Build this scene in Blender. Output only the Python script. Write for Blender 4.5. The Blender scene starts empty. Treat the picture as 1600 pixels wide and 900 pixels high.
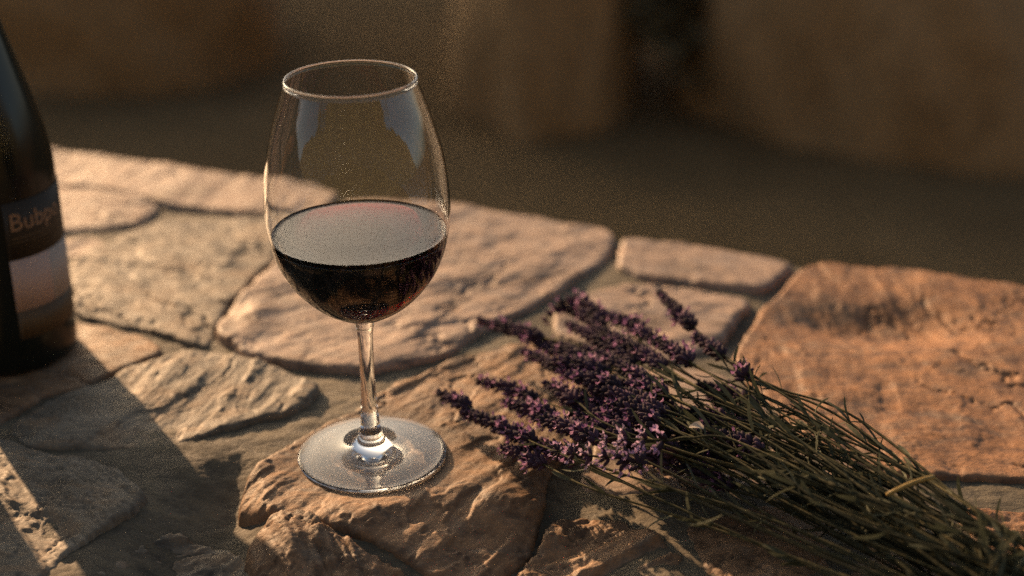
import bpy, bmesh, math, random
import numpy as np
from mathutils import Vector, Matrix, Quaternion

# ------------------------------------------------------------------ camera, sky, sun, exposure
scene = bpy.context.scene
COL = scene.collection
FPX, CAM_H, PITCH = 2295.0, 0.406, math.radians(24.2)
cam_data = bpy.data.cameras.new('camera')
cam_data.sensor_width = 36.0
cam_data.lens = FPX / 1600.0 * 36.0
cam_data.clip_start, cam_data.clip_end = 0.02, 400.0
cam_data.dof.use_dof = True
cam_data.dof.focus_distance = 0.735
cam_data.dof.aperture_fstop = 3.4
cam = bpy.data.objects.new('camera', cam_data)
COL.objects.link(cam)
cam.location = (0, 0, CAM_H)
cam.rotation_euler = (math.pi / 2 - PITCH, 0, 0)
scene.camera = cam

SUN_ELEV = math.radians(17.0)
LIGHT = Vector((0.558, -0.83, 0)).normalized()          # the way shadows fall over the stones
TO_SUN = Vector((-LIGHT.x * math.cos(SUN_ELEV), -LIGHT.y * math.cos(SUN_ELEV), math.sin(SUN_ELEV)))
world = bpy.data.worlds.new('World')
scene.world = world
world.use_nodes = True
wn = world.node_tree
bg = wn.nodes['Background']
sky = wn.nodes.new('ShaderNodeTexSky')
sky.sky_type = 'NISHITA'
sky.sun_disc = False
sky.sun_elevation = SUN_ELEV
sky.sun_rotation = math.atan2(TO_SUN.x, TO_SUN.y)
sky.air_density, sky.dust_density, sky.ozone_density = 0.38, 1.9, 0.0
warm = wn.nodes.new('ShaderNodeMix')                    # evening haze: the whole sky a little warmer
warm.data_type, warm.blend_type = 'RGBA', 'MULTIPLY'
warm.inputs[0].default_value = 1.0
warm.inputs[7].default_value = (1.0, 0.89, 0.67, 1)
wn.links.new(sky.outputs[0], warm.inputs[6])
wn.links.new(warm.outputs[2], bg.inputs[0])
bg.inputs[1].default_value = 0.15
sun_data = bpy.data.lights.new('sun', 'SUN')
sun_data.energy = 4.3
sun_data.angle = math.radians(0.6)
sun_data.color = (1.0, 0.61, 0.32)
sun = bpy.data.objects.new('sun', sun_data)
COL.objects.link(sun)
sun.rotation_euler = TO_SUN.to_track_quat('Z', 'Y').to_euler()
sun.location = TO_SUN * 6

vs = scene.view_settings
vs.view_transform = 'Standard'
vs.look = 'None'
vs.exposure = 1.14
vs.gamma = 1.0
scene.cycles.use_denoising = False
scene.cycles.use_adaptive_sampling = False
scene.cycles.max_bounces = 16
scene.cycles.transmission_bounces = 16
scene.cycles.glossy_bounces = 8
scene.cycles.sample_clamp_indirect = 6.0
scene.cycles.blur_glossy = 0.3

# ------------------------------------------------------------------ helpers
random.seed(7)
RNG = np.random.default_rng(11)
CP, SP = math.cos(PITCH), math.sin(PITCH)

def un(px, py, z=0.0):
    """the point of the photograph's pixel on the level z, in metres"""
    u, v = (px - 800) / FPX, (450 - py) / FPX
    d = Vector((u, CP + v * SP, -SP + v * CP))
    t = (z - CAM_H) / d.z
    return Vector((d.x * t, d.y * t, z))

def unY(px, py, Y):
    u, v = (px - 800) / FPX, (450 - py) / FPX
    d = Vector((u, CP + v * SP, -SP + v * CP))
    t = Y / d.y
    return Vector((d.x * t, Y, CAM_H + d.z * t))

_perm = RNG.permutation(4096)
_ang = RNG.random(4096) * 2 * np.pi
_gx, _gy = np.cos(_ang), np.sin(_ang)

def perlin(x, y, seed=0):
    xi, yi = np.floor(x).astype(np.int64), np.floor(y).astype(np.int64)
    xf, yf = x - xi, y - yi
    def g(ix, iy, dx, dy):
        h = _perm[(_perm[(ix + seed * 131) & 4095] + iy + seed * 17) & 4095]
        return _gx[h] * dx + _gy[h] * dy
    u, v = xf**3 * (xf * (xf * 6 - 15) + 10), yf**3 * (yf * (yf * 6 - 15) + 10)
    a = g(xi, yi, xf, yf); b = g(xi + 1, yi, xf - 1, yf)
    c = g(xi, yi + 1, xf, yf - 1); d = g(xi + 1, yi + 1, xf - 1, yf - 1)
    return (a + u * (b - a)) * (1 - v) + (c + u * (d - c)) * v * 1.0

def fbm(x, y, seed=0, octaves=5, gain=0.5, lac=2.03):
    s, a, f = 0, 1.0, 1.0
    for o in range(octaves):
        s = s + a * perlin(x * f + o * 7.3, y * f - o * 3.1, seed + o)
        a *= gain; f *= lac
    return s

def sstep(e0, e1, x):
    t = np.clip((x - e0) / (e1 - e0), 0, 1)
    return t * t * (3 - 2 * t)

def mesh_np(name, verts, faces):
    me = bpy.data.meshes.new(name)
    me.from_pydata([tuple(v) for v in verts], [], [tuple(int(i) for i in f) for f in faces])
    me.update()
    return me

def link(name, me, parent=None, mats=(), smooth=True):
    o = bpy.data.objects.new(name, me)
    COL.objects.link(o)
    if parent is not None:
        o.parent = parent
    for m in mats:
        if m.name not in [x.name for x in me.materials if x]:
            me.materials.append(m)
    if smooth and me is not None:
        me.polygons.foreach_set('use_smooth', [True] * len(me.polygons))
    return o

def empty(name, loc=(0, 0, 0)):
    o = bpy.data.objects.new(name, None)
    o.empty_display_size = 0.02
    COL.objects.link(o)
    o.location = loc
    return o

def tag(o, label, cat, group=None):
    o['label'] = label
    o['category'] = cat
    if group:
        o['group'] = group
    return o

def lathe(profile, seg=96, closed=False):
    """profile of (r, z); r = 0 gives a pole; closed joins the last ring to the first"""
    verts, faces, rings = [], [], []
    for r, z in profile:
        if r < 1e-6:
            rings.append([len(verts)]); verts.append((0, 0, z))
        else:
            rings.append(list(range(len(verts), len(verts) + seg)))
            for k in range(seg):
                a = 2 * math.pi * k / seg
                verts.append((r * math.cos(a), r * math.sin(a), z))
    pairs = list(zip(rings[:-1], rings[1:]))
    if closed:
        pairs.append((rings[-1], rings[0]))
    for A, B in pairs:
        for k in range(seg):
            k2 = (k + 1) % seg
            if len(A) == 1 and len(B) == 1:
                continue
            if len(A) == 1:
                faces.append((A[0], B[k2], B[k]))
            elif len(B) == 1:
                faces.append((A[k], A[k2], B[0]))
            else:
                faces.append((A[k], A[k2], B[k2], B[k]))
    return verts, faces

def smooth_profile(pts, n=6):
    """Catmull-Rom through (r, z) points"""
    P = [np.array(p, float) for p in pts]
    P = [2 * P[0] - P[1]] + P + [2 * P[-1] - P[-2]]
    out = []
    for i in range(1, len(P) - 2):
        for k in range(n):
            t = k / n
            p0, p1, p2, p3 = P[i - 1], P[i], P[i + 1], P[i + 2]
            q = 0.5 * ((2 * p1) + (-p0 + p2) * t + (2 * p0 - 5 * p1 + 4 * p2 - p3) * t**2 + (-p0 + 3 * p1 - 3 * p2 + p3) * t**3)
            out.append((max(q[0], 0.0), q[1]))
    out.append(tuple(P[-2]))
    return out

def fix_normals(me):
    bm = bmesh.new(); bm.from_mesh(me)
    bmesh.ops.recalc_face_normals(bm, faces=bm.faces)
    bm.to_mesh(me); bm.free()

# ------------------------------------------------------------------ materials
def new_mat(name):
    m = bpy.data.materials.new(name)
    m.use_nodes = True
    nt = m.node_tree
    p = nt.nodes['Principled BSDF']
    return m, nt, p

def N(nt, typ, **kw):
    n = nt.nodes.new(typ)
    for k, v in kw.items():
        if k.startswith('i_'):
            n.inputs[k[2:].replace('_', ' ')].default_value = v
        else:
            setattr(n, k, v)
    return n

def ramp(nt, src, stops):
    r = N(nt, 'ShaderNodeValToRGB')
    el = r.color_ramp.elements
    while len(el) < len(stops):
        el.new(0.5)
    for e, (pos, c) in zip(el, stops):
        e.position = pos
        e.color = (*c, 1) if len(c) == 3 else c
    nt.links.new(src, r.inputs[0])
    return r

def noise(nt, vec, scale, detail=6, rough=0.6, dist=0.0):
    n = N(nt, 'ShaderNodeTexNoise')
    n.inputs['Scale'].default_value = scale
    n.inputs['Detail'].default_value = detail
    n.inputs['Roughness'].default_value = rough
    n.inputs['Distortion'].default_value = dist
    if vec is not None:
        nt.links.new(vec, n.inputs['Vector'])
    return n

def mix(nt, fac, a, b, blend='MIX'):
    m = N(nt, 'ShaderNodeMix', data_type='RGBA', blend_type=blend)
    for sock, val in ((m.inputs[0], fac), (m.inputs[6], a), (m.inputs[7], b)):
        if hasattr(val, 'is_linked'):
            nt.links.new(val, sock)
        elif isinstance(val, (int, float)):
            sock.default_value = val
        else:
            sock.default_value = (*val, 1)
    return m.outputs[2]

def stone_material(name, c_dark, c_mid, c_light, vein, rough=(0.42, 0.7), bump=0.5, seed=0.0, grain=1.0):
    m, nt, p = new_mat(name)
    tc = N(nt, 'ShaderNodeTexCoord')
    mp = N(nt, 'ShaderNodeMapping')
    mp.inputs['Location'].default_value = (seed, seed * 0.7, 0)
    mp.inputs['Rotation'].default_value = (0, 0, seed)
    mp.inputs['Scale'].default_value = (1, 1.9, 1)
    nt.links.new(tc.outputs['Object'], mp.inputs[0])
    v = mp.outputs[0]
    n1 = noise(nt, v, 14, 7, 0.62, 0.6)
    n2 = noise(nt, v, 70, 8, 0.68, 0.3)
    n3 = noise(nt, tc.outputs['Object'], 420, 5, 0.7)
    base = ramp(nt, n1.outputs[0], [(0.28, c_dark), (0.5, c_mid), (0.72, c_light)]).outputs[0]
    spots = ramp(nt, n2.outputs[0], [(0.36, (0.33, 0.31, 0.29)), (0.50, (0.95, 0.95, 0.95)), (0.72, (1.3, 1.24, 1.15))]).outputs[0]
    c = mix(nt, 0.85, base, spots, 'MULTIPLY')
    vf = ramp(nt, noise(nt, v, 26, 6, 0.6, 1.2).outputs[0], [(0.5, (0, 0, 0)), (0.66, (1, 1, 1))]).outputs[0]
    c = mix(nt, vf, c, mix(nt, 0.55, c, vein))
    gr = ramp(nt, n3.outputs[0], [(0.3, (0.72, 0.72, 0.72)), (0.6, (1.1, 1.1, 1.1))]).outputs[0]
    c = mix(nt, 0.6 * grain, c, gr, 'MULTIPLY')
    nt.links.new(c, p.inputs['Base Color'])
    n4 = noise(nt, tc.outputs['Object'], 1500, 3, 0.7)
    c = mix(nt, 0.5 * grain, c, ramp(nt, n4.outputs[0], [(0.32, (0.5, 0.5, 0.5)), (0.62, (1.25, 1.25, 1.25))]).outputs[0], 'MULTIPLY')
    nt.links.new(c, p.inputs['Base Color'])
    rr = ramp(nt, n2.outputs[0], [(0.3, (rough[0],) * 3), (0.7, (rough[1],) * 3)])
    nt.links.new(rr.outputs[0], p.inputs['Roughness'])
    p.inputs['Specular IOR Level'].default_value = 0.4
    add = N(nt, 'ShaderNodeMath', operation='MULTIPLY_ADD')
    nt.links.new(n3.outputs[0], add.inputs[0]); add.inputs[1].default_value = 0.35
    nt.links.new(n2.outputs[0], add.inputs[2])
    b = N(nt, 'ShaderNodeBump')
    b.inputs['Strength'].default_value = bump
    b.inputs['Distance'].default_value = 0.0018
    nt.links.new(add.outputs[0], b.inputs['Height'])
    nt.links.new(b.outputs[0], p.inputs['Normal'])
    return m

M_BEIGE = stone_material('stone_beige', (0.165, 0.115, 0.084), (0.31, 0.222, 0.168), (0.43, 0.32, 0.245), (0.235, 0.20, 0.18), (0.5, 0.78), 0.35, 0.4)
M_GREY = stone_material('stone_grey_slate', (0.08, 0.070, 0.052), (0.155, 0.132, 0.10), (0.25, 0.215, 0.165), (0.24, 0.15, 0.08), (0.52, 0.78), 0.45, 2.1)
M_RUST = stone_material('stone_rust_brown', (0.14, 0.068, 0.032), (0.26, 0.130, 0.060), (0.35, 0.185, 0.09), (0.14, 0.105, 0.075), (0.5, 0.75), 0.6, 3.3)
M_OCHRE = stone_material('stone_ochre_brown', (0.10, 0.062, 0.036), (0.215, 0.125, 0.066), (0.33, 0.20, 0.11), (0.14, 0.12, 0.095), (0.5, 0.78), 0.6, 4.7)
M_MORTAR = stone_material('mortar_grey_green', (0.05, 0.044, 0.030), (0.10, 0.085, 0.058), (0.17, 0.145, 0.10), (0.08, 0.068, 0.046), (0.6, 0.9), 0.8, 5.9, 1.0)
M_CORE = stone_material('wall_core_stone', (0.10, 0.075, 0.055), (0.18, 0.13, 0.095), (0.25, 0.19, 0.14), (0.14, 0.12, 0.10), (0.7, 0.9), 0.6, 1.3)
M_ROCK = stone_material('boulder_brown', (0.27, 0.17, 0.08), (0.37, 0.235, 0.113), (0.45, 0.29, 0.142), (0.33, 0.22, 0.11), (0.8, 0.95), 0.3, 0.9)

def ground_material():
    m, nt, p = new_mat('dark_soil')
    tc = N(nt, 'ShaderNodeTexCoord')
    n1 = noise(nt, tc.outputs['Object'], 1.3, 6, 0.6, 0.4)
    n2 = noise(nt, tc.outputs['Object'], 24, 8, 0.7)
    c = ramp(nt, n1.outputs[0], [(0.3, (0.15, 0.10, 0.05)), (0.55, (0.19, 0.127, 0.063)), (0.75, (0.24, 0.158, 0.08))]).outputs[0]
    c = mix(nt, 0.6, c, ramp(nt, n2.outputs[0], [(0.3, (0.5, 0.5, 0.5)), (0.65, (1.2, 1.2, 1.2))]).outputs[0], 'MULTIPLY')
    nt.links.new(c, p.inputs['Base Color'])
    p.inputs['Roughness'].default_value = 0.95
    p.inputs['Specular IOR Level'].default_value = 0.1
    b = N(nt, 'ShaderNodeBump'); b.inputs['Strength'].default_value = 0.6; b.inputs['Distance'].default_value = 0.03
    nt.links.new(n2.outputs[0], b.inputs['Height']); nt.links.new(b.outputs[0], p.inputs['Normal'])
    return m
M_SOIL = ground_material()
M_GRASS = stone_material('added_hill_grass', (0.06, 0.055, 0.022), (0.10, 0.085, 0.035), (0.15, 0.12, 0.055), (0.08, 0.08, 0.03), (0.9, 1.0), 0.0, 1.7)  # grass of the added, unseen hills

def glass_material(name, color=(1, 1, 1), ior=1.5, rough=0.0):
    m, nt, p = new_mat(name)
    p.inputs['Base Color'].default_value = (*color, 1)
    p.inputs['Transmission Weight'].default_value = 1.0
    p.inputs['IOR'].default_value = ior
    p.inputs['Roughness'].default_value = rough
    return m, nt, p
M_GLASS, _nt, _p = glass_material('clear_glass', (1.0, 1.0, 1.0), 1.46)
M_WINE, _nt, _p = glass_material('red_wine', (1.0, 1.0, 1.0), 1.34)
_v = N(_nt, 'ShaderNodeVolumeAbsorption')
_v.inputs['Color'].default_value = (0.76, 0.015, 0.03, 1)
_v.inputs['Density'].default_value = 400.0
_nt.links.new(_v.outputs[0], _nt.nodes['Material Output'].inputs['Volume'])

def simple(name, col, rough=0.5, spec=0.5, coat=0.0, bump_scale=None, bump=0.2, var=0.0, vscale=60):
    m, nt, p = new_mat(name)
    p.inputs['Base Color'].default_value = (*col, 1)
    p.inputs['Roughness'].default_value = rough
    p.inputs['Specular IOR Level'].default_value = spec
    p.inputs['Coat Weight'].default_value = coat
    tc = N(nt, 'ShaderNodeTexCoord')
    if var:
        n = noise(nt, tc.outputs['Object'], vscale, 5, 0.6)
        lo = tuple(c * (1 - var) for c in col); hi = tuple(min(1, c * (1 + var)) for c in col)
        nt.links.new(ramp(nt, n.outputs[0], [(0.3, lo), (0.7, hi)]).outputs[0], p.inputs['Base Color'])
    if bump_scale:
        n = noise(nt, tc.outputs['Object'], bump_scale, 4, 0.6)
        b = N(nt, 'ShaderNodeBump'); b.inputs['Strength'].default_value = bump; b.inputs['Distance'].default_value = 0.0006
        nt.links.new(n.outputs[0], b.inputs['Height']); nt.links.new(b.outputs[0], p.inputs['Normal'])
    return m
M_BOTTLE = simple('dark_bottle_glass', (0.006, 0.008, 0.006), 0.2, 0.4, 0.0, 180, 0.05)
M_LABEL_DARK = simple('label_dark_paper', (0.028, 0.021, 0.014), 0.55, 0.3, 0, 900, 0.2, 0.15)
M_LABEL_PALE = simple('label_pale_paper', (0.46, 0.33, 0.28), 0.6, 0.3, 0, 900, 0.2, 0.06)
M_LABEL_GREY = simple('label_grey_paper', (0.36, 0.30, 0.26), 0.6, 0.3, 0, 900, 0.2, 0.06)
M_LABEL_BROWN = simple('label_brown_paper', (0.085, 0.055, 0.028), 0.55, 0.3, 0, 900, 0.2, 0.15)
M_LETTER = simple('label_gold_letters', (0.26, 0.15, 0.085), 0.5, 0.5)
M_FOIL = simple('bottle_foil', (0.02, 0.012, 0.01), 0.4, 0.5)

def plant_material(name, stops, rough=0.6, trans=0.35, scale=30.0, spec=0.3):
    """leaf / petal: diffuse with some light let through, colour varied from piece to piece"""
    m, nt, p = new_mat(name)
    oi = N(nt, 'ShaderNodeObjectInfo')
    tc = N(nt, 'ShaderNodeTexCoord')
    n = noise(nt, tc.outputs['Object'], scale * 10, 4, 0.6)
    a = N(nt, 'ShaderNodeMath', operation='MULTIPLY_ADD')
    nt.links.new(oi.outputs['Random'], a.inputs[0]); a.inputs[1].default_value = 0.45
    nt.links.new(n.outputs[0], a.inputs[2])
    s = N(nt, 'ShaderNodeMath', operation='SUBTRACT'); nt.links.new(a.outputs[0], s.inputs[0]); s.inputs[1].default_value = 0.22
    c = ramp(nt, s.outputs[0], stops).outputs[0]
    nt.links.new(c, p.inputs['Base Color'])
    p.inputs['Roughness'].default_value = rough
    p.inputs['Specular IOR Level'].default_value = spec
    tr = N(nt, 'ShaderNodeBsdfTranslucent')
    nt.links.new(c, tr.inputs['Color'])
    mx = N(nt, 'ShaderNodeMixShader'); mx.inputs[0].default_value = trans
    nt.links.new(p.outputs[0], mx.inputs[1]); nt.links.new(tr.outputs[0], mx.inputs[2])
    nt.links.new(mx.outputs[0], nt.nodes['Material Output'].inputs['Surface'])
    return m
M_STEM = plant_material('lavender_stem', [(0.25, (0.032, 0.033, 0.020)), (0.55, (0.052, 0.052, 0.030)), (0.8, (0.14, 0.12, 0.06))], 0.85, 0.12, spec=0.12)
M_LEAF = plant_material('lavender_leaf', [(0.25, (0.04, 0.047, 0.030)), (0.55, (0.068, 0.077, 0.053)), (0.85, (0.11, 0.117, 0.083))], 0.85, 0.2, spec=0.15)
M_CALYX = plant_material('lavender_calyx', [(0.25, (0.024, 0.017, 0.026)), (0.5, (0.050, 0.030, 0.055)), (0.8, (0.095, 0.05, 0.09))], 0.8, 0.2)
M_PETAL = plant_material('lavender_petal', [(0.25, (0.15, 0.07, 0.17)), (0.5, (0.27, 0.13, 0.27)), (0.8, (0.42, 0.25, 0.38))], 0.7, 0.35)
M_PETAL_PALE = plant_material('lavender_petal_pale', [(0.25, (0.36, 0.22, 0.40)), (0.5, (0.50, 0.34, 0.52)), (0.8, (0.62, 0.48, 0.58))], 0.7, 0.4)
M_STRAW = plant_material('dry_stalk', [(0.25, (0.24, 0.16, 0.05)), (0.55, (0.36, 0.25, 0.08)), (0.85, (0.45, 0.33, 0.12))], 0.55, 0.1)
M_DRYPETAL = plant_material('dry_petal', [(0.2, (0.5, 0.42, 0.34)), (0.8, (0.62, 0.54, 0.46))], 0.6, 0.35)

# ------------------------------------------------------------------ ground and boulders beyond the wall
GZ = -0.90
def build_ground():
    n = 150
    xs = np.concatenate([np.linspace(-150, -7, 14)[:-1], np.linspace(-7, 7, n), np.linspace(7, 150, 14)[1:]])
    ys = np.concatenate([np.linspace(-60, -2, 10)[:-1], np.linspace(-2, 12, n), np.linspace(12, 250, 16)[1:]])
    X, Y = np.meshgrid(xs, ys)
    Z = GZ + 0.05 * fbm(X * 0.9, Y * 0.9, 40, 5)
    V = np.stack([X, Y, Z], -1).reshape(-1, 3)
    w = len(xs)
    I, J = np.meshgrid(np.arange(len(ys) - 1), np.arange(w - 1), indexing='ij')
    a = (I * w + J).ravel()
    F = np.stack([a, a + 1, a + w + 1, a + w], -1)
    o = link('ground', mesh_np('ground', V, F), None, [M_SOIL])
    o['kind'] = 'structure'
build_ground()

def build_blocking_hill(away, dist, top, mat, wob):
    # unseen grassy rises added for light: one shades the ground, one blocks reflected sky
    n, m = 120, 28
    V, F = [], []
    side = Vector((-away.y, away.x, 0))
    lo = GZ - 0.3
    for i in range(n):
        s = -90 + 180 * i / (n - 1)
        for j in range(m):
            t = -1 + 2 * j / (m - 1)
            h = (math.cos(t * math.pi) * 0.5 + 0.5) ** 0.8
            bumpy = wob * (math.sin(s * 0.9) + 1.2 * math.sin(s * 0.37 + 1) - 2.2) * 0.5
            p = away * (dist + t * 15) + side * s
            V.append((p.x, p.y, lo + (top - lo + bumpy) * h))
    for i in range(n - 1):
        for j in range(m - 1):
            a = i * m + j
            F.append((a, a + 1, a + m + 1, a + m))
    o = link('light_blocking_hill', mesh_np('light_blocking_hill', V, F), None, [mat])
    o['kind'] = 'structure'
_lo = GZ - 0.3
_top = min(_lo + (math.tan(SUN_ELEV) * (26 + 15 * t - 1.24) - 0.08 - _lo) / (math.cos(t * math.pi) * 0.5 + 0.5) ** 0.8 for t in np.linspace(-0.9, 0.9, 400))
build_blocking_hill(-LIGHT, 26.0, _top, M_GRASS, 0.12)  # added towards the sun to shade the ground beyond the wall
build_blocking_hill(Vector((0.15, -1, 0)).normalized(), 24.0, 12.5, M_GRASS, 1.2)  # added behind the camera to keep pale sky out of the bowl

def boulder(loc, size, seed, rot, label):
    bm = bmesh.new()
    bmesh.ops.create_icosphere(bm, subdivisions=5, radius=1.0)
    P = np.array([v.co[:] for v in bm.verts])
    Q = np.sign(P) * np.abs(P) ** 0.92                       # blockier than a ball
    d = 1 + 0.16 * perlin(P[:, 0] * 1.6 + seed, P[:, 1] * 1.6 + P[:, 2] * 1.3, seed) \
          + 0.07 * fbm(P[:, 0] * 4 + P[:, 2] * 2.3, P[:, 1] * 4 - P[:, 2] * 3.1, seed + 3, 4)
    Q = Q * d[:, None] * np.array(size)
    for v, q in zip(bm.verts, Q):
        v.co = q
    me = bpy.data.meshes.new('boulder'); bm.to_mesh(me); bm.free()
    o = link('boulder', me, None, [M_ROCK])
    o.location = (loc[0], loc[1], GZ + size[2] * 0.12)
    o.rotation_euler = (0, 0, rot)
    tag(o, label, 'rock', 'boulders beyond the wall')
    return o
for px0, px1, pb, hgt, seed, lab in (
        (-330, 395, 165, 0.75, 3, 'wide dark brown boulder beyond the wall, seen past the bottle'),
        (690, 1030, 215, 0.80, 5, 'rounded warm brown boulder beyond the wall, left of a dark gap'),
        (1130, 1900, 262, 0.85, 8, 'long brown boulder beyond the wall, above the rust stone')):
    a, b = un(px0, pb, GZ), un(px1, pb, GZ)
    w = (b.x - a.x) / 2
    dep = 0.75
    boulder(((a.x + b.x) / 2, a.y + dep * 1.0), (w, dep, hgt), seed, 0.0, lab)

def build_gap_shrub():
    c = un(1085, 205, GZ)
    root = empty('gap_shade_shrub', (c.x, c.y + 0.30, GZ))  # put in to make the gap between the boulders dark
    tag(root, 'shrub added to darken the gap between two boulders beyond the wall', 'shrub')
    r = random.Random(5)
    V, F = [], []
    for k in range(2600):
        d = Vector((r.gauss(0, 1), r.gauss(0, 1), r.gauss(0, 1))).normalized()
        p = Vector((d.x * 0.30, d.y * 0.26, d.z * 0.46)) * (r.random() ** 0.35) * (1 + 0.25 * math.sin(d.x * 5 + d.z * 7)) + Vector((0, 0, 0.50))
        a = Vector((r.gauss(0, 1), r.gauss(0, 1), r.gauss(0, 1))).normalized(); b = a.orthogonal().normalized()
        i = len(V)
        V += [tuple(p - a * 0.035), tuple(p + b * 0.012), tuple(p + a * 0.035), tuple(p - b * 0.012)]
        F.append((i, i + 1, i + 2, i + 3))
    link('crown', mesh_np('crown', V, F), root, [M_GAP_SHRUB], smooth=False)
    for k in range(5):
        a = k * 1.3
        v, f = tube([Vector((0.02 * math.cos(a), 0.02 * math.sin(a), -0.05)), Vector((0.07 * math.cos(a), 0.07 * math.sin(a), 0.25)), Vector((0.18 * math.cos(a), 0.15 * math.sin(a), 0.6))], 0.014, 0.005)
        link('branch', mesh_np('branch', v, f), root, [M_CORE])

# ------------------------------------------------------------------ the stone wall top
EDGE_A, EDGE_B = un(90, 237), un(1600, 461)                 # far edge of the wall top
EDGE_D = (EDGE_B - EDGE_A).normalized()
EDGE_N = Vector((-EDGE_D.y, EDGE_D.x, 0))                   # points away from the camera
GLASS = Vector((-0.0754, 0.6851, 0.0))
BOTTLE = Vector((-0.3102, 0.8118, 0.0))
SHADOW_BOTTLE = BOTTLE + Vector((LIGHT.y, -LIGHT.x, 0)) * 0.0965 - LIGHT * 0.02  # unseen second bottle, added to shade the left of the lit streak

wall = empty('stone_wall', un(800, 700, GZ))
tag(wall, 'low wall topped with irregular brown flagstones set in grey mortar', 'wall')
WO = Vector(wall.location)

def poly_sd(X, Y, poly):
    """signed distance, positive inside"""
    P = np.array([(p.x, p.y) for p in poly])
    best = np.full(X.shape, 1e9)
    inside = np.zeros(X.shape, bool)
    n = len(P)
    for i in range(n):
        a, b = P[i], P[(i + 1) % n]
        e = b - a
        t = np.clip(((X - a[0]) * e[0] + (Y - a[1]) * e[1]) / (e @ e + 1e-12), 0, 1)
        best = np.minimum(best, np.hypot(X - a[0] - t * e[0], Y - a[1] - t * e[1]))
        c = ((a[1] > Y) != (b[1] > Y)) & (X < (b[0] - a[0]) * (Y - a[1]) / (b[1] - a[1] + 1e-12) + a[0])
        inside ^= c
    return np.where(inside, best, -best)

def chaikin(pts, it=2):
    for _ in range(it):
        out = []
        for i in range(len(pts)):
            a, b = pts[i], pts[(i + 1) % len(pts)]
            out += [a * 0.86 + b * 0.14, a * 0.14 + b * 0.86]
        pts = out
    return pts

def keep_level(X, Y, Z, top=0.0):
    """stones are level where the glass and the bottles stand"""
    for c, r in ((GLASS, 0.043), (BOTTLE, 0.044), (SHADOW_BOTTLE, 0.044)):
        w = 1 - sstep(r * 0.85, r * 1.35, np.hypot(X - c.x, Y - c.y))
        Z = Z * (1 - w) + w * np.minimum(top - 0.0006 + (Z - top) * 0.12, top - 0.0002)
    return Z

def fall(X, Y):
    """wall top slopes away past the glass, shaped to darken its front"""
    s = (X - GLASS.x) * LIGHT.x + (Y - GLASS.y) * LIGHT.y - (-0.048 + 0.098 * sstep(-0.150, -0.105, X))
    w = sstep(-0.205, -0.165, X) * (1 - sstep(0.015, 0.075, X))
    return -0.27 * w * np.maximum(0, s + 0.004 * perlin(X * 25, Y * 25, 77))

def grid_mesh(name, X, Y, Z, keep):
    ny, nx = X.shape
    cell = keep[:-1, :-1] & keep[1:, :-1] & keep[:-1, 1:] & keep[1:, 1:]
    I, J = np.nonzero(cell)
    a = I * nx + J
    F = np.stack([a, a + 1, a + nx + 1, a + nx], -1)
    used = np.unique(F)
    remap = np.full(nx * ny, -1); remap[used] = np.arange(len(used))
    V = np.stack([X, Y, Z], -1).reshape(-1, 3)[used] - np.array(WO)
    return mesh_np(name, V, remap[F])

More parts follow.
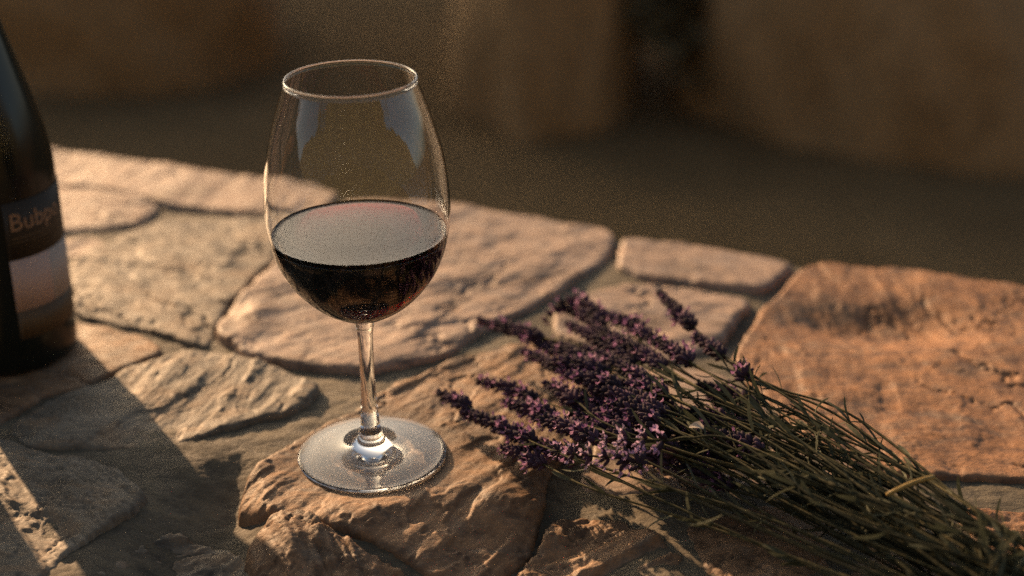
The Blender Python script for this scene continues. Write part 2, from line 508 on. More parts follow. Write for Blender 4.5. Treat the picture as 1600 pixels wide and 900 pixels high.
def stone(px_poly, mat, seed, top=0.0, tilt=(0, 0), cleft=0.002, relief=0.0022, edge=0.007, res=0.0012,
          bumps=(), fine=0.25, label=None, layer=1.0, lean=None):
    poly = chaikin([un(*p) for p in px_poly])
    xs = [p.x for p in poly]; ys = [p.y for p in poly]
    x = np.arange(min(xs) - 0.008, max(xs) + 0.008, res)
    y = np.arange(min(ys) - 0.008, max(ys) + 0.008, res)
    X, Y = np.meshgrid(x, y)
    d = poly_sd(X, Y, poly)
    d = d + 0.0022 + 0.0042 * fbm(X * 24, Y * 24, seed, 5, 0.55) + 0.0010 * perlin(X * 260, Y * 260, seed + 9)
    cx, cy = sum(xs) / len(xs), sum(ys) / len(ys)
    ang = (seed * 1.37) % 3.1
    U = (X - cx) * math.cos(ang) + (Y - cy) * math.sin(ang)
    W = -(X - cx) * math.sin(ang) + (Y - cy) * math.cos(ang)
    Z = top + tilt[0] * (X - cx) + tilt[1] * (Y - cy)
    Z = Z + relief * 0.55 * fbm(U * 11, W * 17, seed + 20, 3, 0.45)
    # split layers: plates that end in small sharp steps
    q = fbm(U * 11 + 3, W * 24, seed + 30, 5, 0.5)
    for k, t in enumerate((-0.32, -0.14, 0.03, 0.2, 0.36)):
        Z = Z + 0.55 * cleft * (0.6 + 0.5 * math.sin(seed + k * 2.1)) * (sstep(t - 0.02, t + 0.02, q) - 0.5) * layer
    Z = Z + 0.00022 * fine * fbm(U * 90, W * 150, seed + 40, 6, 0.50)
    # thin cleavage plates with crisp broken edges
    q2 = fbm(U * 22 + 0.4 * fbm(U * 40, W * 40, seed + 55, 2), W * 75, seed + 53, 5, 0.52) * 5.5 + 40
    fl = np.floor(q2); fr = q2 - fl
    Z = Z + 0.00042 * fine * (fl + sstep(0.80, 1.0, fr) - 40)
    Z = Z + 0.00016 * fine * fbm(U * 420, W * 520, seed + 58, 3, 0.6)
    # hairline cracks
    cr = np.abs(perlin(U * 13 + 0.25 * fbm(U * 70, W * 70, seed + 61, 3), W * 22, seed + 60))
    Z = Z - 0.0022 * (1 - sstep(0.0, 0.03, cr)) * sstep(-0.1, 0.25, perlin(U * 9, W * 9, seed + 63))
    for (bx, by, rx, ry, amp) in bumps:
        c = un(bx, by)
        Z = Z + amp * np.exp(-((X - c.x) / rx) ** 2 - ((Y - c.y) / ry) ** 2)
    if lean:                                        # the top breaks away past a line across the light
        c = un(lean[0], lean[1])
        s = (X - c.x) * LIGHT.x + (Y - c.y) * LIGHT.y + 0.006 * fbm(X * 40, Y * 40, seed + 70, 3)
        Z = Z - lean[2] * np.clip(s, 0, lean[3])
    Z = keep_level(X, Y, Z + fall(X, Y))
    e = edge * 0.42 * (1 + 0.9 * perlin(X * 26, Y * 26, seed + 80))
    t = np.clip(1 - d / e, 0, 1)
    Z = Z - e * 0.75 * (1 - np.sqrt(np.clip(1 - t * t, 0, 1)))
    Z = np.where(d < 0, Z + d * 5.5, Z)
    me = grid_mesh('flagstone', X, Y, Z, d > -0.0042)
    o = link('flagstone', me, wall, [mat])
    if label:
        o['label'] = label
    return o

FAR, MID = 0.0019, 0.0014
NEAR = 0.0010
stone([(-150, 203), (90, 237), (300, 268), (525, 299), (505, 322), (470, 338), (415, 334), (330, 327), (255, 316), (175, 297), (95, 289), (-150, 262)], M_BEIGE, 1, 0.002, (0, 0.01), 0.001, 0.0016, 0.006, FAR)
stone([(-140, 275), (60, 293), (150, 301), (215, 310), (250, 323), (222, 349), (150, 357), (105, 359), (-140, 345)], M_BEIGE, 2, 0.001, (0, 0.02), 0.0012, 0.0016, 0.006, FAR)
stone([(-110, 378), (100, 371), (168, 366), (158, 384), (115, 394), (-110, 424)], M_BEIGE, 3, -0.002, (0, 0), 0.001, 0.0016, 0.005, FAR)
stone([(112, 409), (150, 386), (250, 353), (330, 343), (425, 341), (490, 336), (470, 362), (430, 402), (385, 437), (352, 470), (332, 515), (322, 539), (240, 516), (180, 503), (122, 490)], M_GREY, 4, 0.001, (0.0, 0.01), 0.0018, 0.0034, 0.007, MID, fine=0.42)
stone([(545, 315), (700, 324), (850, 347), (945, 362), (957, 376), (940, 405), (880, 445), (820, 480), (750, 512), (700, 545), (640, 568), (580, 577), (480, 572), (420, 560), (375, 545), (343, 522), (362, 483), (402, 447), (450, 403), (500, 352)], M_BEIGE, 5, 0.003, (-0.01, 0.01), 0.0014, 0.0026, 0.008, MID, bumps=((400, 500, 0.012, 0.02, 0.004),))
stone([(972, 374), (1100, 391), (1245, 412), (1213, 438), (1183, 451), (1080, 437), (1000, 431), (967, 414)], M_BEIGE, 6, 0.002, (0, 0.01), 0.001, 0.0018, 0.006, FAR)
stone([(870, 492), (905, 464), (960, 448), (1060, 449), (1168, 468), (1148, 497), (1108, 540), (1060, 560), (960, 548), (880, 522)], M_BEIGE, 7, 0.001, (0, 0.02), 0.001, 0.0022, 0.007, MID)
stone([(1264, 417), (1400, 432), (1600, 464), (1820, 497), (1820, 745), (1600, 747), (1460, 741), (1400, 735), (1330, 715), (1250, 670), (1180, 600), (1143, 552), (1192, 490)], M_RUST, 8, 0.003, (0.03, 0.02), 0.0012, 0.0022, 0.009, MID,
      bumps=((1390, 515, 0.055, 0.030, -0.011), (1290, 500, 0.03, 0.02, -0.004), (1400, 640, 0.04, 0.014, -0.0015)), fine=0.5)
stone([(-420, 460), (0, 482), (110, 498), (180, 516), (253, 543), (235, 557), (150, 588), (80, 613), (0, 652), (-60, 690), (-420, 690)], M_OCHRE, 9, 0.0, (0, 0.0), 0.0010, 0.0014, 0.008, MID, fine=0.4)
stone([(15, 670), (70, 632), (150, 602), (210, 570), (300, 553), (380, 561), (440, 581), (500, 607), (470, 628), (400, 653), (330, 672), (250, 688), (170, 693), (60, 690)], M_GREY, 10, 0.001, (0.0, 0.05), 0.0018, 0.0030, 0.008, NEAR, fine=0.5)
stone([(985, 562), (1120, 576), (1175, 625), (1260, 680), (1350, 730), (1300, 760), (1000, 760), (905, 742), (930, 690), (985, 610)], M_BEIGE, 11, -0.002, (0, 0), 0.001, 0.002, 0.007, MID)
stone([(372, 775), (400, 735), (440, 705), (480, 680), (560, 640), (620, 605), (690, 572), (770, 548), (850, 527), (955, 560), (955, 605), (900, 680), (850, 740), (843, 775), (823, 825), (790, 852), (740, 880), (660, 860), (560, 823), (470, 799), (410, 790)], M_OCHRE, 12, 0.001, (0.0, 0.0), 0.0020, 0.0020, 0.008, NEAR, fine=0.55,
      bumps=((800, 775, 0.016, 0.014, 0.006),))
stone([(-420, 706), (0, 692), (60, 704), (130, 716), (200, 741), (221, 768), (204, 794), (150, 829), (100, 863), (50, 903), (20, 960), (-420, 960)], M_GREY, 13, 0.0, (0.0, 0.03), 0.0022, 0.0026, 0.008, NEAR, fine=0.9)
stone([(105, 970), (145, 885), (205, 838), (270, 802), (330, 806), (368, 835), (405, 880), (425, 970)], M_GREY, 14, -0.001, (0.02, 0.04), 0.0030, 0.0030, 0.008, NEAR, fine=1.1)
stone([(385, 842), (430, 814), (470, 813), (560, 841), (640, 864), (712, 892), (755, 930), (770, 975), (460, 975), (420, 900)], M_OCHRE, 15, 0.001, (0.0, 0.02), 0.0040, 0.0034, 0.007, NEAR, fine=1.7)
stone([(768, 905), (802, 862), (857, 817), (875, 782), (950, 792), (1020, 832), (1075, 880), (1095, 975), (775, 975)], M_OCHRE, 16, 0.0, (0.0, 0.05), 0.0036, 0.0034, 0.008, NEAR, fine=1.6)
stone([(1120, 975), (1105, 880), (1065, 812), (1200, 790), (1400, 830), (1500, 880), (1540, 975)], M_OCHRE, 17, -0.001, (0, 0), 0.002, 0.002, 0.008, MID)
stone([(1500, 800), (1600, 787), (1820, 777), (1820, 900), (1640, 940), (1560, 880)], M_RUST, 18, 0.0, (0, 0.02), 0.002, 0.003, 0.007, MID, fine=1.8)

def build_mortar():
    x = np.arange(-0.56, 0.56, 0.0020)
    y = np.arange(0.50, 1.30, 0.0020)
    X, Y = np.meshgrid(x, y)
    near = 1 - sstep(0.62, 0.80, Y)
    Z = -0.0030 + 0.0004 * near + fall(X, Y)
    for (bx, by, r, amp) in ((355, 765, 0.034, -0.004), (1160, 520, 0.03, -0.004), (1390, 515, 0.05, -0.014)):
        c = un(bx, by)
        Z = Z + amp * np.exp(-((X - c.x) ** 2 + (Y - c.y) ** 2) / r ** 2)
    Z = Z + 0.0016 * fbm(X * 13, Y * 18, 90, 3) + 0.0008 * fbm(X * 80, Y * 110, 91, 6, 0.6)
    d = (X - EDGE_A.x) * EDGE_N.x + (Y - EDGE_A.y) * EDGE_N.y
    d = d + 0.004 * fbm(X * 30, Y * 30, 97, 3)
    for c, r in ((GLASS, 0.045), (BOTTLE, 0.047), (SHADOW_BOTTLE, 0.047)):
        w = 1 - sstep(r * 0.9, r * 1.3, np.hypot(X - c.x, Y - c.y))
        Z = Z * (1 - w) + w * np.minimum(Z, -0.004)
    Z = np.where(d > -0.003, Z - (d + 0.003) * 4.0, Z)
    me = grid_mesh('mortar', X, Y, Z, d < 0.0)
    link('mortar', me, wall, [M_MORTAR])
build_mortar()

def build_core():
    a = EDGE_A - EDGE_D * 0.35 - EDGE_N * 0.006
    b = EDGE_B + EDGE_D * 0.45 - EDGE_N * 0.006
    t = 0.60
    quad = [a, b, b - EDGE_N * t, a - EDGE_N * t]
    V, F = [], []
    nz = 2
    for z in (GZ - 0.05, -0.030):
        for q in quad:
            V.append((q.x - WO.x, q.y - WO.y, z - WO.z))
    F = [(3, 2, 1, 0), (4, 5, 6, 7)] + [(i, (i + 1) % 4, 4 + (i + 1) % 4, 4 + i) for i in range(4)]
    link('wall_body', mesh_np('wall_body', V, F), wall, [M_CORE], smooth=False)
build_core()

# ------------------------------------------------------------------ wine glass
def build_glass():
    root = empty('wine_glass', GLASS)
    root.rotation_euler = (0, math.radians(-0.65), 0)
    tag(root, 'clear stemmed wine glass half filled with red wine, standing on a flagstone', 'wine glass')
    T = 0.0009
    outer = smooth_profile([(0.0046, 0.0795), (0.0085, 0.0818), (0.0165, 0.0858), (0.0255, 0.0922), (0.0333, 0.1005), (0.0393, 0.1100), (0.0437, 0.1215), (0.0458, 0.1335),
                            (0.0463, 0.1440), (0.0455, 0.1570), (0.0432, 0.1715), (0.0390, 0.1870), (0.0350, 0.1990), (0.0322, 0.2072)], 6)
    inner = smooth_profile([(0.0, 0.0832), (0.0070, 0.0842), (0.0150, 0.0873), (0.0245, 0.0936), (0.0323, 0.1015), (0.0383, 0.1108), (0.0427, 0.1220), (0.0448, 0.1337),
                            (0.0453, 0.1440), (0.0446, 0.1568), (0.0423, 0.1712), (0.0381, 0.1867), (0.0341, 0.1988), (0.0313, 0.2072)], 6)
    foot_top = smooth_profile([(0.0394, 0.0016), (0.0340, 0.0021), (0.0250, 0.0030), (0.0160, 0.0046), (0.0105, 0.0068), (0.0074, 0.0105), (0.0056, 0.0165), (0.0046, 0.0260),
                               (0.0040, 0.0400), (0.0038, 0.0550), (0.0040, 0.0690), (0.0043, 0.0750), (0.0049, 0.0772), (0.0046, 0.0795)], 6)
    under = [(0.0, 0.0016), (0.012, 0.0015), (0.024, 0.0010), (0.033, 0.0004), (0.0372, 0.0), (0.0386, 0.0001), (0.0394, 0.0005), (0.0398, 0.0010), (0.0394, 0.0016)]
    lip = []
    ro, ri, zl = 0.0322, 0.0313, 0.2072
    for k in range(1, 8):
        a = math.pi * k / 8
        lip.append(((ro + ri) / 2 + 0.00115 * math.cos(a), zl + 0.00115 * math.sin(a) + 0.0008))
    prof = under[:-1] + foot_top[:-1] + outer + lip + inner[::-1]
    v, f = lathe(prof, 128)
    me = mesh_np('glass_body', v, f)
    fix_normals(me)
    o = link('glass_body', me, root, [M_GLASS])
    # wine: reaches a hair into the wall of the bowl so that glass and wine share one boundary
    level = 0.1292
    wp = [(0.0, 0.0831)] + [(r + 0.00018, z - 0.00005) for r, z in inner if 0.0 < r and z < level - 0.0015 and z > 0.0834]
    rl = float(np.interp(level, [z for r, z in inner], [r for r, z in inner])) + 0.00018
    wp += [(rl, level + 0.0006), (rl - 0.0005, level + 0.00012), (rl - 0.0014, level - 0.00012), (rl - 0.003, level - 0.0002), (rl * 0.6, level - 0.0002), (0.0, level - 0.0002)]
    v, f = lathe(wp, 128)
    me = mesh_np('red_wine', v, f)
    fix_normals(me)
    w = link('red_wine', me, None, [M_WINE])
    w.location = root.location; w.rotation_euler = root.rotation_euler
    tag(w, 'dark red wine filling the lower half of the glass bowl', 'wine')
    return o, w
glass_obj, wine_obj = build_glass()

# ------------------------------------------------------------------ wine bottles
def bend(verts, r, ang0):
    """lay a flat (x along the band, y up) sheet round a cylinder"""
    out = []
    for x, y, z in verts:
        a = ang0 + x / r
        rr = r + z
        out.append((rr * math.cos(a), rr * math.sin(a), y))
    return out

def band(r, a0, a1, z0, z1, t=0.0003, seg=40):
    v, f = [], []
    for i in range(seg + 1):
        a = a0 + (a1 - a0) * i / seg
        for rr, z in ((r, z0), (r + t, z0), (r + t, z1), (r, z1)):
            v.append((rr * math.cos(a), rr * math.sin(a), z))
    for i in range(seg):
        for k in range(4):
            f.append((i * 4 + k, i * 4 + (k + 1) % 4, i * 4 + 4 + (k + 1) % 4, i * 4 + 4 + k))
    f += [(0, 1, 2, 3), (seg * 4 + 3, seg * 4 + 2, seg * 4 + 1, seg * 4)]
    return v, f

def text_mesh(body, size):
    cu = bpy.data.curves.new('lettering', 'FONT')
    cu.body = body; cu.size = size; cu.resolution_u = 3
    cu.extrude = 0.00008
    o = bpy.data.objects.new('lettering', cu); COL.objects.link(o)
    dg = bpy.context.evaluated_depsgraph_get()
    me = bpy.data.meshes.new_from_object(o.evaluated_get(dg))
    V = [tuple(v.co) for v in me.vertices]; F = [tuple(p.vertices) for p in me.polygons]
    bpy.data.objects.remove(o); bpy.data.curves.remove(cu); bpy.data.meshes.remove(me)
    return V, F

def build_bottle(loc, rotz, label, with_label=True):
    root = empty('wine_bottle', loc)
    root.rotation_euler = (0, 0, rotz)
    tag(root, label, 'bottle')
    R = 0.0410
    prof = [(0.0, 0.012), (0.018, 0.010), (0.030, 0.003), (0.0355, 0.0), (0.0385, 0.0006), (0.0402, 0.0028), (0.0410, 0.0065)] + \
        smooth_profile([(R, 0.010), (R, 0.06), (R, 0.112), (0.0404, 0.126), (0.0386, 0.140), (0.0352, 0.1560), (0.0306, 0.1735), (0.0262, 0.190), (0.0215, 0.208),
                        (0.0180, 0.225), (0.0158, 0.245), (0.0150, 0.270), (0.0148, 0.284)], 5) + \
        [(0.0165, 0.2845), (0.0168, 0.290), (0.0150, 0.2925), (0.0148, 0.2995), (0.0135, 0.3005), (0.0, 0.3005)]
    v, f = lathe(prof, 96)
    me = mesh_np('bottle_glass', v, f); fix_normals(me)
    link('bottle_glass', me, root, [M_BOTTLE])
    v, f = lathe([(0.0158, 0.240), (0.0164, 0.2401), (0.0157, 0.262), (0.0155, 0.2843)], 64)
    link('neck_foil', mesh_np('neck_foil', v, f), root, [M_FOIL])
    if not with_label:
        return root
    a0, a1 = math.radians(-59), math.radians(75)
    rr = R + 0.0002
    v, f = band(rr, a0, a1, 0.0735, 0.1085)
    lab = link('upper_label', mesh_np('upper_label', v, f), root, [M_LABEL_DARK]); lab['label'] = 'dark brown label band with pale lettering'
    me_v, me_f = text_mesh('Bubpo', 0.0150)
    me_v = [(x, y + 0.0912, z) for x, y, z in me_v]
    link('lettering', mesh_np('lettering', bend(me_v, rr + 0.00045, a0 + 0.06), me_f), lab, [M_LETTER], smooth=False)
    for dz, width, s in ((0.0862, 0.034, 0.0009), (0.0838, 0.028, 0.0006)):
        v, f = band(rr + 0.0003, a0 + 0.08, a0 + 0.08 + width / rr, dz, dz + s, 0.0001, 20)
        link('fine_print', mesh_np('fine_print', v, f), lab, [M_LABEL_BROWN], smooth=False)
    v, f = band(rr, a0, a0 + 0.62, 0.0415, 0.0735)
    p1 = link('pale_label', mesh_np('pale_label', v, f), root, [M_LABEL_PALE]); p1['label'] = 'pale pink label panel'
    v, f = band(rr, a0 + 0.62, a1, 0.0415, 0.0735)
    p2 = link('pale_label', mesh_np('pale_label', v, f), root, [M_LABEL_GREY]); p2['label'] = 'greyish white label panel'
    v, f = band(rr, a0, a1, 0.0235, 0.0415)
    p3 = link('lower_label', mesh_np('lower_label', v, f), root, [M_LABEL_BROWN]); p3['label'] = 'brown label band'
    return root
build_bottle(BOTTLE, 0.0, 'dark wine bottle with brown and pale label bands beside the wine glass')

build_bottle(SHADOW_BOTTLE, 0.0, 'unseen plain dark bottle added beside the labelled bottle to cast a shadow', False)

# ------------------------------------------------------------------ lavender
def tube(path, r0, r1, sides=6):
    """tapered tube along a list of Vectors"""
    v, f = [], []
    n = len(path)
    up = Vector((0, 0, 1))
    for i, p in enumerate(path):
        t = (path[min(i + 1, n - 1)] - path[max(i - 1, 0)]).normalized()
        a = t.cross(up)
        if a.length < 1e-4:
            a = Vector((1, 0, 0))
        a.normalize(); b = t.cross(a)
        r = r0 + (r1 - r0) * i / (n - 1)
        for k in range(sides):
            th = 2 * math.pi * k / sides
            q = p + (a * math.cos(th) + b * math.sin(th)) * r
            v.append(tuple(q))
    for i in range(n - 1):
        for k in range(sides):
            k2 = (k + 1) % sides
            f.append((i * sides + k, i * sides + k2, (i + 1) * sides + k2, (i + 1) * sides + k))
    f.append(tuple(range(sides))[::-1]); f.append(tuple(range((n - 1) * sides, n * sides)))
    return v, f

def add_pod(V, F, MI, base, d, length, rad, mi, sides=6):
    d = d.normalized()
    a = d.orthogonal().normalized(); b = d.cross(a)
    s0 = len(V)
    rows = ((0.0, 0.35), (0.3, 0.95), (0.65, 1.0), (0.92, 0.6))
    for t, w in rows:
        for k in range(sides):
            th = 2 * math.pi * k / sides
            V.append(tuple(base + d * (length * t) + (a * math.cos(th) + b * math.sin(th)) * rad * w))
    tip = len(V); V.append(tuple(base + d * length))
    for r in range(3):
        for k in range(sides):
            k2 = (k + 1) % sides
            F.append((s0 + r * sides + k, s0 + r * sides + k2, s0 + (r + 1) * sides + k2, s0 + (r + 1) * sides + k)); MI.append(mi)
    for k in range(sides):
        F.append((s0 + 3 * sides + k, s0 + 3 * sides + (k + 1) % sides, tip)); MI.append(mi)

def add_petal(V, F, MI, base, d, side, length, width, mi, rng):
    """a small cupped petal, two strips wide"""
    d = d.normalized(); n = d.cross(side).normalized()
    s0 = len(V)
    for t, w, c in ((0, 0.25, 0), (0.35, 0.8, 0.10), (0.7, 1.0, 0.12), (1.0, 0.45, -0.12)):
        for s in (-1, 0, 1):
            V.append(tuple(base + d * (length * t) + side * (s * w * width * 0.5) + n * (length * (c + (0.16 * w if s else 0)))))
    for r in range(3):
        for k in range(2):
            a = s0 + r * 3 + k
            F.append((a, a + 1, a + 4, a + 3)); MI.append(mi)

def make_whorl(seed, n, openness, spread, petal=None):
    """ring of small buds round the axis (+Z towards the tip), some in open flower"""
    rng = random.Random(seed)
    V, F, MI = [], [], []
    for k in range(n):
        th = 2 * math.pi * k / n + rng.uniform(-0.25, 0.25)
        rad = Vector((math.cos(th), math.sin(th), 0))
        d = rad * math.sin(spread) + Vector((0, 0, 1)) * math.cos(spread)
        d = (d + Vector((rng.uniform(-.15, .15), rng.uniform(-.15, .15), rng.uniform(-.15, .15)))).normalized()
        L = rng.uniform(0.0046, 0.0062)
        base = rad * 0.0008 + Vector((0, 0, rng.uniform(-0.0012, 0.0012)))
        add_pod(V, F, MI, base, d, L, rng.uniform(0.0010, 0.0013), 0)
        if rng.random() < openness:
            tip = base + d * L * 0.9
            side = d.orthogonal().normalized()
            m = rng.choice((2, 3, 4))
            for j in range(m):
                q = Quaternion(d, 2 * math.pi * j / m + rng.random())
                s = q @ side
                out = (d * 0.75 + d.cross(s) * rng.uniform(0.5, 0.95)).normalized()
                add_petal(V, F, MI, tip, out, s, rng.uniform(0.0022, 0.0036), rng.uniform(0.0013, 0.0020), 1, rng)
    me = mesh_np('whorl', V, F)
    me.materials.append(M_CALYX); me.materials.append(petal or M_PETAL)
    me.polygons.foreach_set('material_index', MI)
    me.polygons.foreach_set('use_smooth', [True] * len(F))
    return me
WH_CLOSED = [make_whorl(100 + i, 11, 0.10, 0.80) for i in range(4)]
WH_OPEN = [make_whorl(200 + i, 10, 0.28, 0.85) for i in range(3)]
WH_SPARSE = [make_whorl(300 + i, 6, 0.95, 1.05, M_PETAL_PALE) for i in range(3)]

def make_leaf(seed, L, W, curl):
    rng = random.Random(seed)
    V, F = [], []
    n = 7
    tw = rng.uniform(-0.5, 0.5)
    for i in range(n):
        t = i / (n - 1)
        w = W * (0.30 + 0.70 * math.sin(math.pi * min(1, t * 0.9 + 0.12)) ** 0.8) * (1 if i < n - 1 else 0.12)
        c = Vector((0, curl * L * t * t, L * t * (1 - 0.12 * t)))
        sx = Vector((math.cos(tw * t), math.sin(tw * t), 0))
        nn = Vector((-math.sin(tw * t), math.cos(tw * t), 0))
        for s in (-1, 0, 1):
            V.append(tuple(c + sx * (s * w * 0.5) + nn * (abs(s) * w * 0.22)))
    for i in range(n - 1):
        for k in range(2):
            a = i * 3 + k
            F.append((a, a + 1, a + 4, a + 3))
    me = mesh_np('leaf', V, F)
    me.materials.append(M_LEAF)
    me.polygons.foreach_set('use_smooth', [True] * len(F))
    return me
LEAVES = [make_leaf(400 + i, random.uniform(0.014, 0.030), random.uniform(0.0016, 0.0027), random.uniform(-0.25, 0.35)) for i in range(7)]
TUFT = [make_leaf(450 + i, random.uniform(0.007, 0.013), random.uniform(0.0012, 0.0020), random.uniform(-0.2, 0.4)) for i in range(4)]

def spline(pts, n):
    P = [2 * pts[0] - pts[1]] + list(pts) + [2 * pts[-1] - pts[-2]]
    out = []
    segs = len(P) - 3
    for s in range(segs):
        p0, p1, p2, p3 = P[s:s + 4]
        for k in range(n):
            t = k / n
            out.append(0.5 * ((2 * p1) + (p2 - p0) * t + (2 * p0 - 5 * p1 + 4 * p2 - p3) * t * t + (3 * p1 - p0 - 3 * p2 + p3) * t ** 3))
    out.append(P[-2].copy())
    return out

GATHER = un(1600, 945, 0.018)
AX = (GATHER - un(940, 620, 0.024)).normalized()            # heads -> cut ends
LAT = Vector((-AX.y, AX.x, 0))                              # towards the far side of the bunch
if LAT.y < 0:
    LAT = -LAT

GROUP = 'lavender sprigs in the bunch'
COMMON = 'lavender sprig with dark purple flower head, lying in the bunch on the stones'
def frame(t, roll):
    q = t.to_track_quat('Z', 'Y')
    return q @ Quaternion((0, 0, 1), roll)

def sprig(head, label=None, kind='closed', leaves=7, rng=random, straight=False, stem_to=None, n_wh=None, group=True):
    """head: Vectors from the tip of the flower head back to its base"""
    tip, hb = head[0], head[-1]
    s = (hb - GATHER).dot(LAT)
    off_l = max(-0.030, min(0.030, s * 0.36 + rng.gauss(0, 0.006)))
    z = max(0.007, min(0.046, 0.009 + (hb.z - 0.012) * 0.75 + rng.gauss(0, 0.004)))
    prof = math.sqrt(max(0.06, 1 - (off_l / 0.034) ** 2))
    z = min(z, 0.008 + 0.028 * prof)
    g = Vector((GATHER.x, GATHER.y, 0)) + LAT * off_l + Vector((0, 0, z))
    end = g + AX * rng.uniform(0.03, 0.09) + LAT * (-off_l * 0.15) + Vector((0, 0, rng.uniform(-0.004, 0.002)))
    end.z = max(end.z, 0.006)
    hd = (hb - head[-2]).normalized()
    L = (g - hb).length
    c1 = hb + hd * L * 0.18
    c1.z = max(c1.z, 0.008)
    mid = (hb.lerp(g, rng.uniform(0.4, 0.6))) + LAT * rng.gauss(0, 0.009) + Vector((0, 0, rng.uniform(-0.003, 0.006)))
    mid.z = max(mid.z, 0.008)
    pts = [hb, c1, mid, g, end] if stem_to is None else [hb] + list(stem_to)
    path = spline(pts, 8)
    for p in path:
        p.z = max(p.z, 0.005)
    base = path[-1].copy()
    root = empty('lavender_sprig', base)
    tag(root, label or COMMON, 'lavender', GROUP if group else None)
    v, f = tube([p - base for p in path], rng.uniform(0.00042, 0.0006), rng.uniform(0.0006, 0.00085), 6)
    link('stem', mesh_np('stem', v, f), root, [M_STEM])
    # flower head
    hp = spline(head[::-1], 6)
    ln = sum((hp[i + 1] - hp[i]).length for i in range(len(hp) - 1))
    v, f = tube([p - hb for p in hp], 0.0007, 0.0005, 5)
    sp = link('flower_head', mesh_np('flower_head', v, f), root, [M_STEM])
    sp.location = hb - base
    step = {'closed': 0.0043, 'open': 0.0048, 'sparse': 0.0105}[kind]
    cnt = n_wh or max(3, int(ln / step))
    acc = [0.0]
    for i in range(len(hp) - 1):
        acc.append(acc[-1] + (hp[i + 1] - hp[i]).length)
    for k in range(cnt):
        u = (k + 0.4) / cnt * ln
        i = max(0, min(len(hp) - 2, next((j for j in range(len(acc) - 1) if acc[j + 1] >= u), len(hp) - 2)))
        w = (u - acc[i]) / max(1e-6, acc[i + 1] - acc[i])
        p = hp[i].lerp(hp[i + 1], w)
        t = (hp[i + 1] - hp[i]).normalized()
        frac = k / max(1, cnt - 1)
        sc = (1.05 - 0.45 * frac ** 2.2) * rng.uniform(0.85, 1.08)
        sc *= 1.05 if kind == 'sparse' else 1.0
        pool = {'closed': WH_CLOSED if rng.random() < 0.75 else WH_OPEN, 'open': WH_OPEN, 'sparse': WH_SPARSE}[kind]
        w_o = bpy.data.objects.new('whorl', rng.choice(pool))
        COL.objects.link(w_o); w_o.parent = sp
        w_o.matrix_local = Matrix.Translation(p - hb) @ frame(t, rng.random() * 6.28).to_matrix().to_4x4() @ Matrix.Scale(sc, 4)
    # leaves at nodes of the stem
    n = len(path)
    for k in range(leaves):
        i = int(rng.uniform(0.10, 0.93) * (n - 2))
        small = rng.random() < 0.35
        t = (path[i] - path[i + 1]).normalized()
        lo = bpy.data.objects.new('leaf', rng.choice(TUFT if small else LEAVES))
        for _ in range(6):
            roll = rng.random() * 6.28
            q = frame(t, roll) @ Quaternion((1, 0, 0), -rng.uniform(0.25, 0.95))
            if (path[i] + q @ Vector((0, 0, 0.024))).z > 0.004:
                break
        COL.objects.link(lo); lo.parent = root
        lo.matrix_local = Matrix.Translation(path[i] - base) @ q.to_matrix().to_4x4()
    return root

def hp_px(pts, zs):
    return [un(x, y, z) for (x, y), z in zip(pts, zs)]

rg = random.Random(23)
# heads that can be told apart, traced tip -> base
sprig(hp_px([(848, 503), (872, 478), (905, 470), (945, 497)], (0.020, 0.030, 0.034, 0.036)), 'lavender sprig whose purple head arches over at the top of the bunch', 'open', 6, rg)
sprig(hp_px([(1029, 456), (1058, 486), (1086, 513)], (0.046, 0.046, 0.045)), 'lavender sprig whose head stands up apart from the bunch towards the back stones', 'closed', 4, rg)
sprig(hp_px([(858, 703), (920, 712), (985, 718), (1003, 730)], (0.036, 0.040, 0.042, 0.043)), 'lavender sprig with sparse open lilac florets low on the near side of the bunch', 'sparse', 8, rg, n_wh=6)
sprig(hp_px([(930, 690), (962, 684), (995, 687), (1050, 688)], (0.048, 0.049, 0.049, 0.049)), 'lavender sprig with two spiky lilac floret rings and a bare yellow stalk', 'sparse', 9, rg, n_wh=4)
sprig(hp_px([(1156, 562), (1160, 574), (1168, 596)], (0.052, 0.050, 0.046)), 'lavender sprig with one small round flower standing above the stems', 'open', 3, rg, n_wh=2)
sprig(hp_px([(683, 612), (708, 624), (735, 637)], (0.013, 0.014, 0.015)), 'lavender sprig whose head lies lowest, closest to the glass foot', 'closed', 7, rg)
sprig(hp_px([(748, 500), (795, 513), (850, 528)], (0.020, 0.024, 0.028)), 'lavender sprig with a long thin head reaching farthest over the pale stone', 'closed', 6, rg)
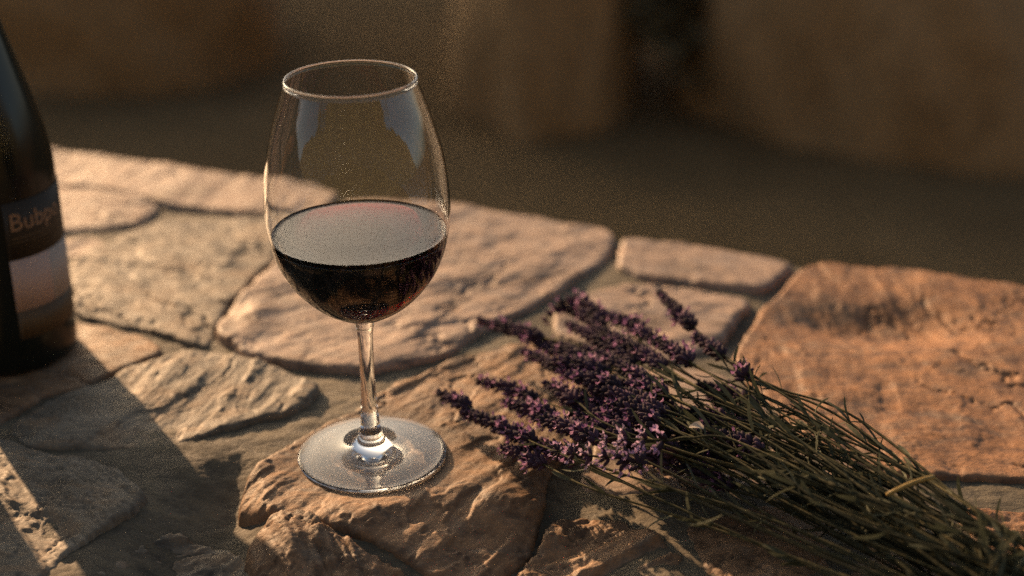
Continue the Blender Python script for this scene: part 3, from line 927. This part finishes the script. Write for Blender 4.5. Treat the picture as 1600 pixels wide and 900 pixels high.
named = [
    ([(950, 492), (988, 508), (1025, 532)], (0.036, 0.040, 0.042), 'open'),
    ([(928, 512), (980, 538), (1040, 574)], (0.036, 0.040, 0.043), 'closed'),
    ([(885, 505), (940, 534), (998, 568)], (0.030, 0.034, 0.038), 'closed'),
    ([(838, 538), (872, 548), (912, 562)], (0.022, 0.026, 0.030), 'closed'),
    ([(818, 548), (885, 580), (960, 612)], (0.022, 0.028, 0.034), 'closed'),
    ([(850, 530), (900, 552), (955, 582)], (0.024, 0.030, 0.034), 'closed'),
    ([(745, 595), (790, 605), (840, 624)], (0.016, 0.018, 0.020), 'open'),
    ([(722, 643), (757, 655), (795, 672)], (0.012, 0.015, 0.018), 'closed'),
    ([(850, 598), (872, 608), (902, 628)], (0.024, 0.027, 0.030), 'open'),
    ([(788, 628), (828, 638), (872, 652)], (0.018, 0.022, 0.026), 'open'),
    ([(833, 652), (880, 664), (935, 688)], (0.022, 0.028, 0.032), 'open'),
    ([(773, 664), (803, 676), (838, 692)], (0.014, 0.018, 0.021), 'open'),
    ([(784, 700), (818, 710), (852, 727)], (0.010, 0.013, 0.016), 'closed'),
    ([(1020, 530), (1048, 545), (1080, 566)], (0.044, 0.046, 0.047), 'open'),
    ([(1085, 524), (1108, 540), (1132, 556)], (0.046, 0.047, 0.048), 'closed'),
    ([(870, 478), (905, 488), (945, 512)], (0.026, 0.030, 0.034), 'closed'),
    ([(905, 540), (960, 566), (1020, 600)], (0.032, 0.036, 0.040), 'closed'),
    ([(880, 625), (930, 642), (985, 668)], (0.024, 0.028, 0.032), 'closed'),
    ([(940, 600), (990, 620), (1045, 650)], (0.034, 0.038, 0.040), 'closed'),
    ([(820, 690), (860, 700), (905, 716)], (0.012, 0.016, 0.020), 'open'),
]
NAMED_LABELS = [
    'flowering lavender head just behind the arching one',
    'long dark lavender head under the flowering one near the arch',
    'dark lavender head running straight below the arching one',
    'short blunt lavender head tucked beneath the long thin one',
    'longest dark lavender head slanting through the middle of the bunch',
    'dark lavender head lying between the thin one and the longest one',
    'pink tinged lavender head alone on the ochre stone above the glass foot',
    'dark lavender head right behind the one closest to the glass foot',
    'stubby pink lavender head in the open gap of the bunch',
    'pink lavender head between the stubby one and the glass foot',
    'curved pink lavender head above the sparse lilac florets',
    'flowering lavender head beside the glass foot, under the pink ones',
    'dark lavender head on the near edge, in front of the other heads',
    'open lilac lavender head below the one standing apart',
    'short lavender head at the foot of the one standing apart',
    'dark lavender head hidden beneath the arching one',
] + [None] * 9
for (pts, zs, kind), lab in zip(named, NAMED_LABELS):
    sprig(hp_px(pts, zs), lab, kind, 7, rg)
# the rest of the bunch: heads buried among and under the others
for k in range(40):
    tx = rg.uniform(860, 1120)
    c = 590 + (tx - 860) * 0.28
    ty = c + rg.uniform(-60, 95) * (0.7 + 0.3 * (tx - 860) / 260)
    up = max(0.0, 1 - abs(ty - c) / 130)
    z = rg.uniform(0.008, 0.012 + 0.030 * up)
    t0 = un(tx, ty, z)
    dr = (GATHER - t0); dr.z = 0; dr.normalize()
    dr = (dr + LAT * rg.gauss(0, 0.16)).normalized()
    ln = rg.uniform(0.026, 0.044)
    h = [t0, t0 + dr * ln * 0.5 + Vector((0, 0, 0.002)), t0 + dr * ln + Vector((0, 0, 0.003))]
    sprig(h, None, rg.choice(['closed', 'closed', 'open']), 9, rg)
# leafy stems without a flower in sight: they fill the gathered end
for k in range(46):
    tx, off = rg.uniform(1080, 1380), rg.gauss(0, 0.018)
    z = rg.uniform(0.008, 0.046)
    a = un(tx, 640 + (tx - 1080) * 0.52, 0.02) + LAT * off
    a.z = min(z, 0.012 + 0.04 * math.sqrt(max(0.05, 1 - (off / 0.045) ** 2)))
    dr = (GATHER - a); dr.z = 0; dr.normalize()
    dr = (dr + LAT * rg.gauss(0, 0.1)).normalized()
    base_pts = [a, a + dr * 0.03, a + dr * 0.08 + LAT * rg.gauss(0, 0.003)]
    g = Vector((GATHER.x, GATHER.y, 0)) + LAT * max(-0.03, min(0.03, off)) + Vector((0, 0, max(0.007, a.z * 0.62)))
    end = g + AX * rg.uniform(0.02, 0.08)
    path = spline(base_pts + [g, end], 7)
    for p in path:
        p.z = max(p.z, 0.005)
    base = path[-1].copy()
    root = empty('lavender_shoot', base)
    tag(root, 'leafy flowerless lavender shoot among the stems of the bunch', 'lavender', 'leafy shoots in the lavender bunch')
    v, f = tube([p - base for p in path], 0.0005, 0.0008, 6)
    link('stem', mesh_np('stem', v, f), root, [M_STEM])
    n = len(path)
    for j in range(16):
        i = int((rg.random() ** 1.3) * (n - 2))
        t = (path[i] - path[i + 1]).normalized()
        for _ in range(6):
            q = frame(t, rg.random() * 6.28) @ Quaternion((1, 0, 0), -rg.uniform(0.2, 0.9))
            if (path[i] + q @ Vector((0, 0, 0.024))).z > 0.004:
                break
        lo = bpy.data.objects.new('leaf', rg.choice(LEAVES + TUFT))
        COL.objects.link(lo); lo.parent = root
        lo.matrix_local = Matrix.Translation(path[i] - base) @ q.to_matrix().to_4x4()

M_GAP_SHRUB = simple('gap_shade_leaves', (0.14, 0.12, 0.07), 0.7, 0.2)  # leaf colour of the shrub that darkens the gap
build_gap_shrub()

# a cut piece of stalk across the bunch, and a loose pale petal
a, b = un(1386, 773, 0.044), un(1459, 745, 0.047)
v, f = tube([(a.lerp(b, t) - a) + Vector((0, 0, 0.0012 * math.sin(t * 3.1))) for t in (0, .2, .4, .6, .8, 1)], 0.0010, 0.0012, 7)
o = link('cut_stalk', mesh_np('cut_stalk', v, f), None, [M_STRAW]); o.location = a
tag(o, 'short yellow cut stalk lying across the lavender stems', 'stalk')
V, F, MI = [], [], []
add_petal(V, F, MI, Vector((0, 0, 0)), Vector((1, -0.2, 0.1)), Vector((0.15, 0.9, 0.35)).normalized(), 0.007, 0.0045, 0, rg)
o = link('petal', mesh_np('petal', V, F), None, [M_DRYPETAL]); o.location = un(1077, 667, 0.048)
tag(o, 'small loose cream petal caught on the dark lavender stems', 'petal')

# let the renderer solve the sunlight that the glass bends onto the stones
sun_data.cycles.is_caustics_light = True
glass_obj.cycles.is_caustics_caster = True
for ch in wall.children:
    ch.cycles.is_caustics_receiver = True
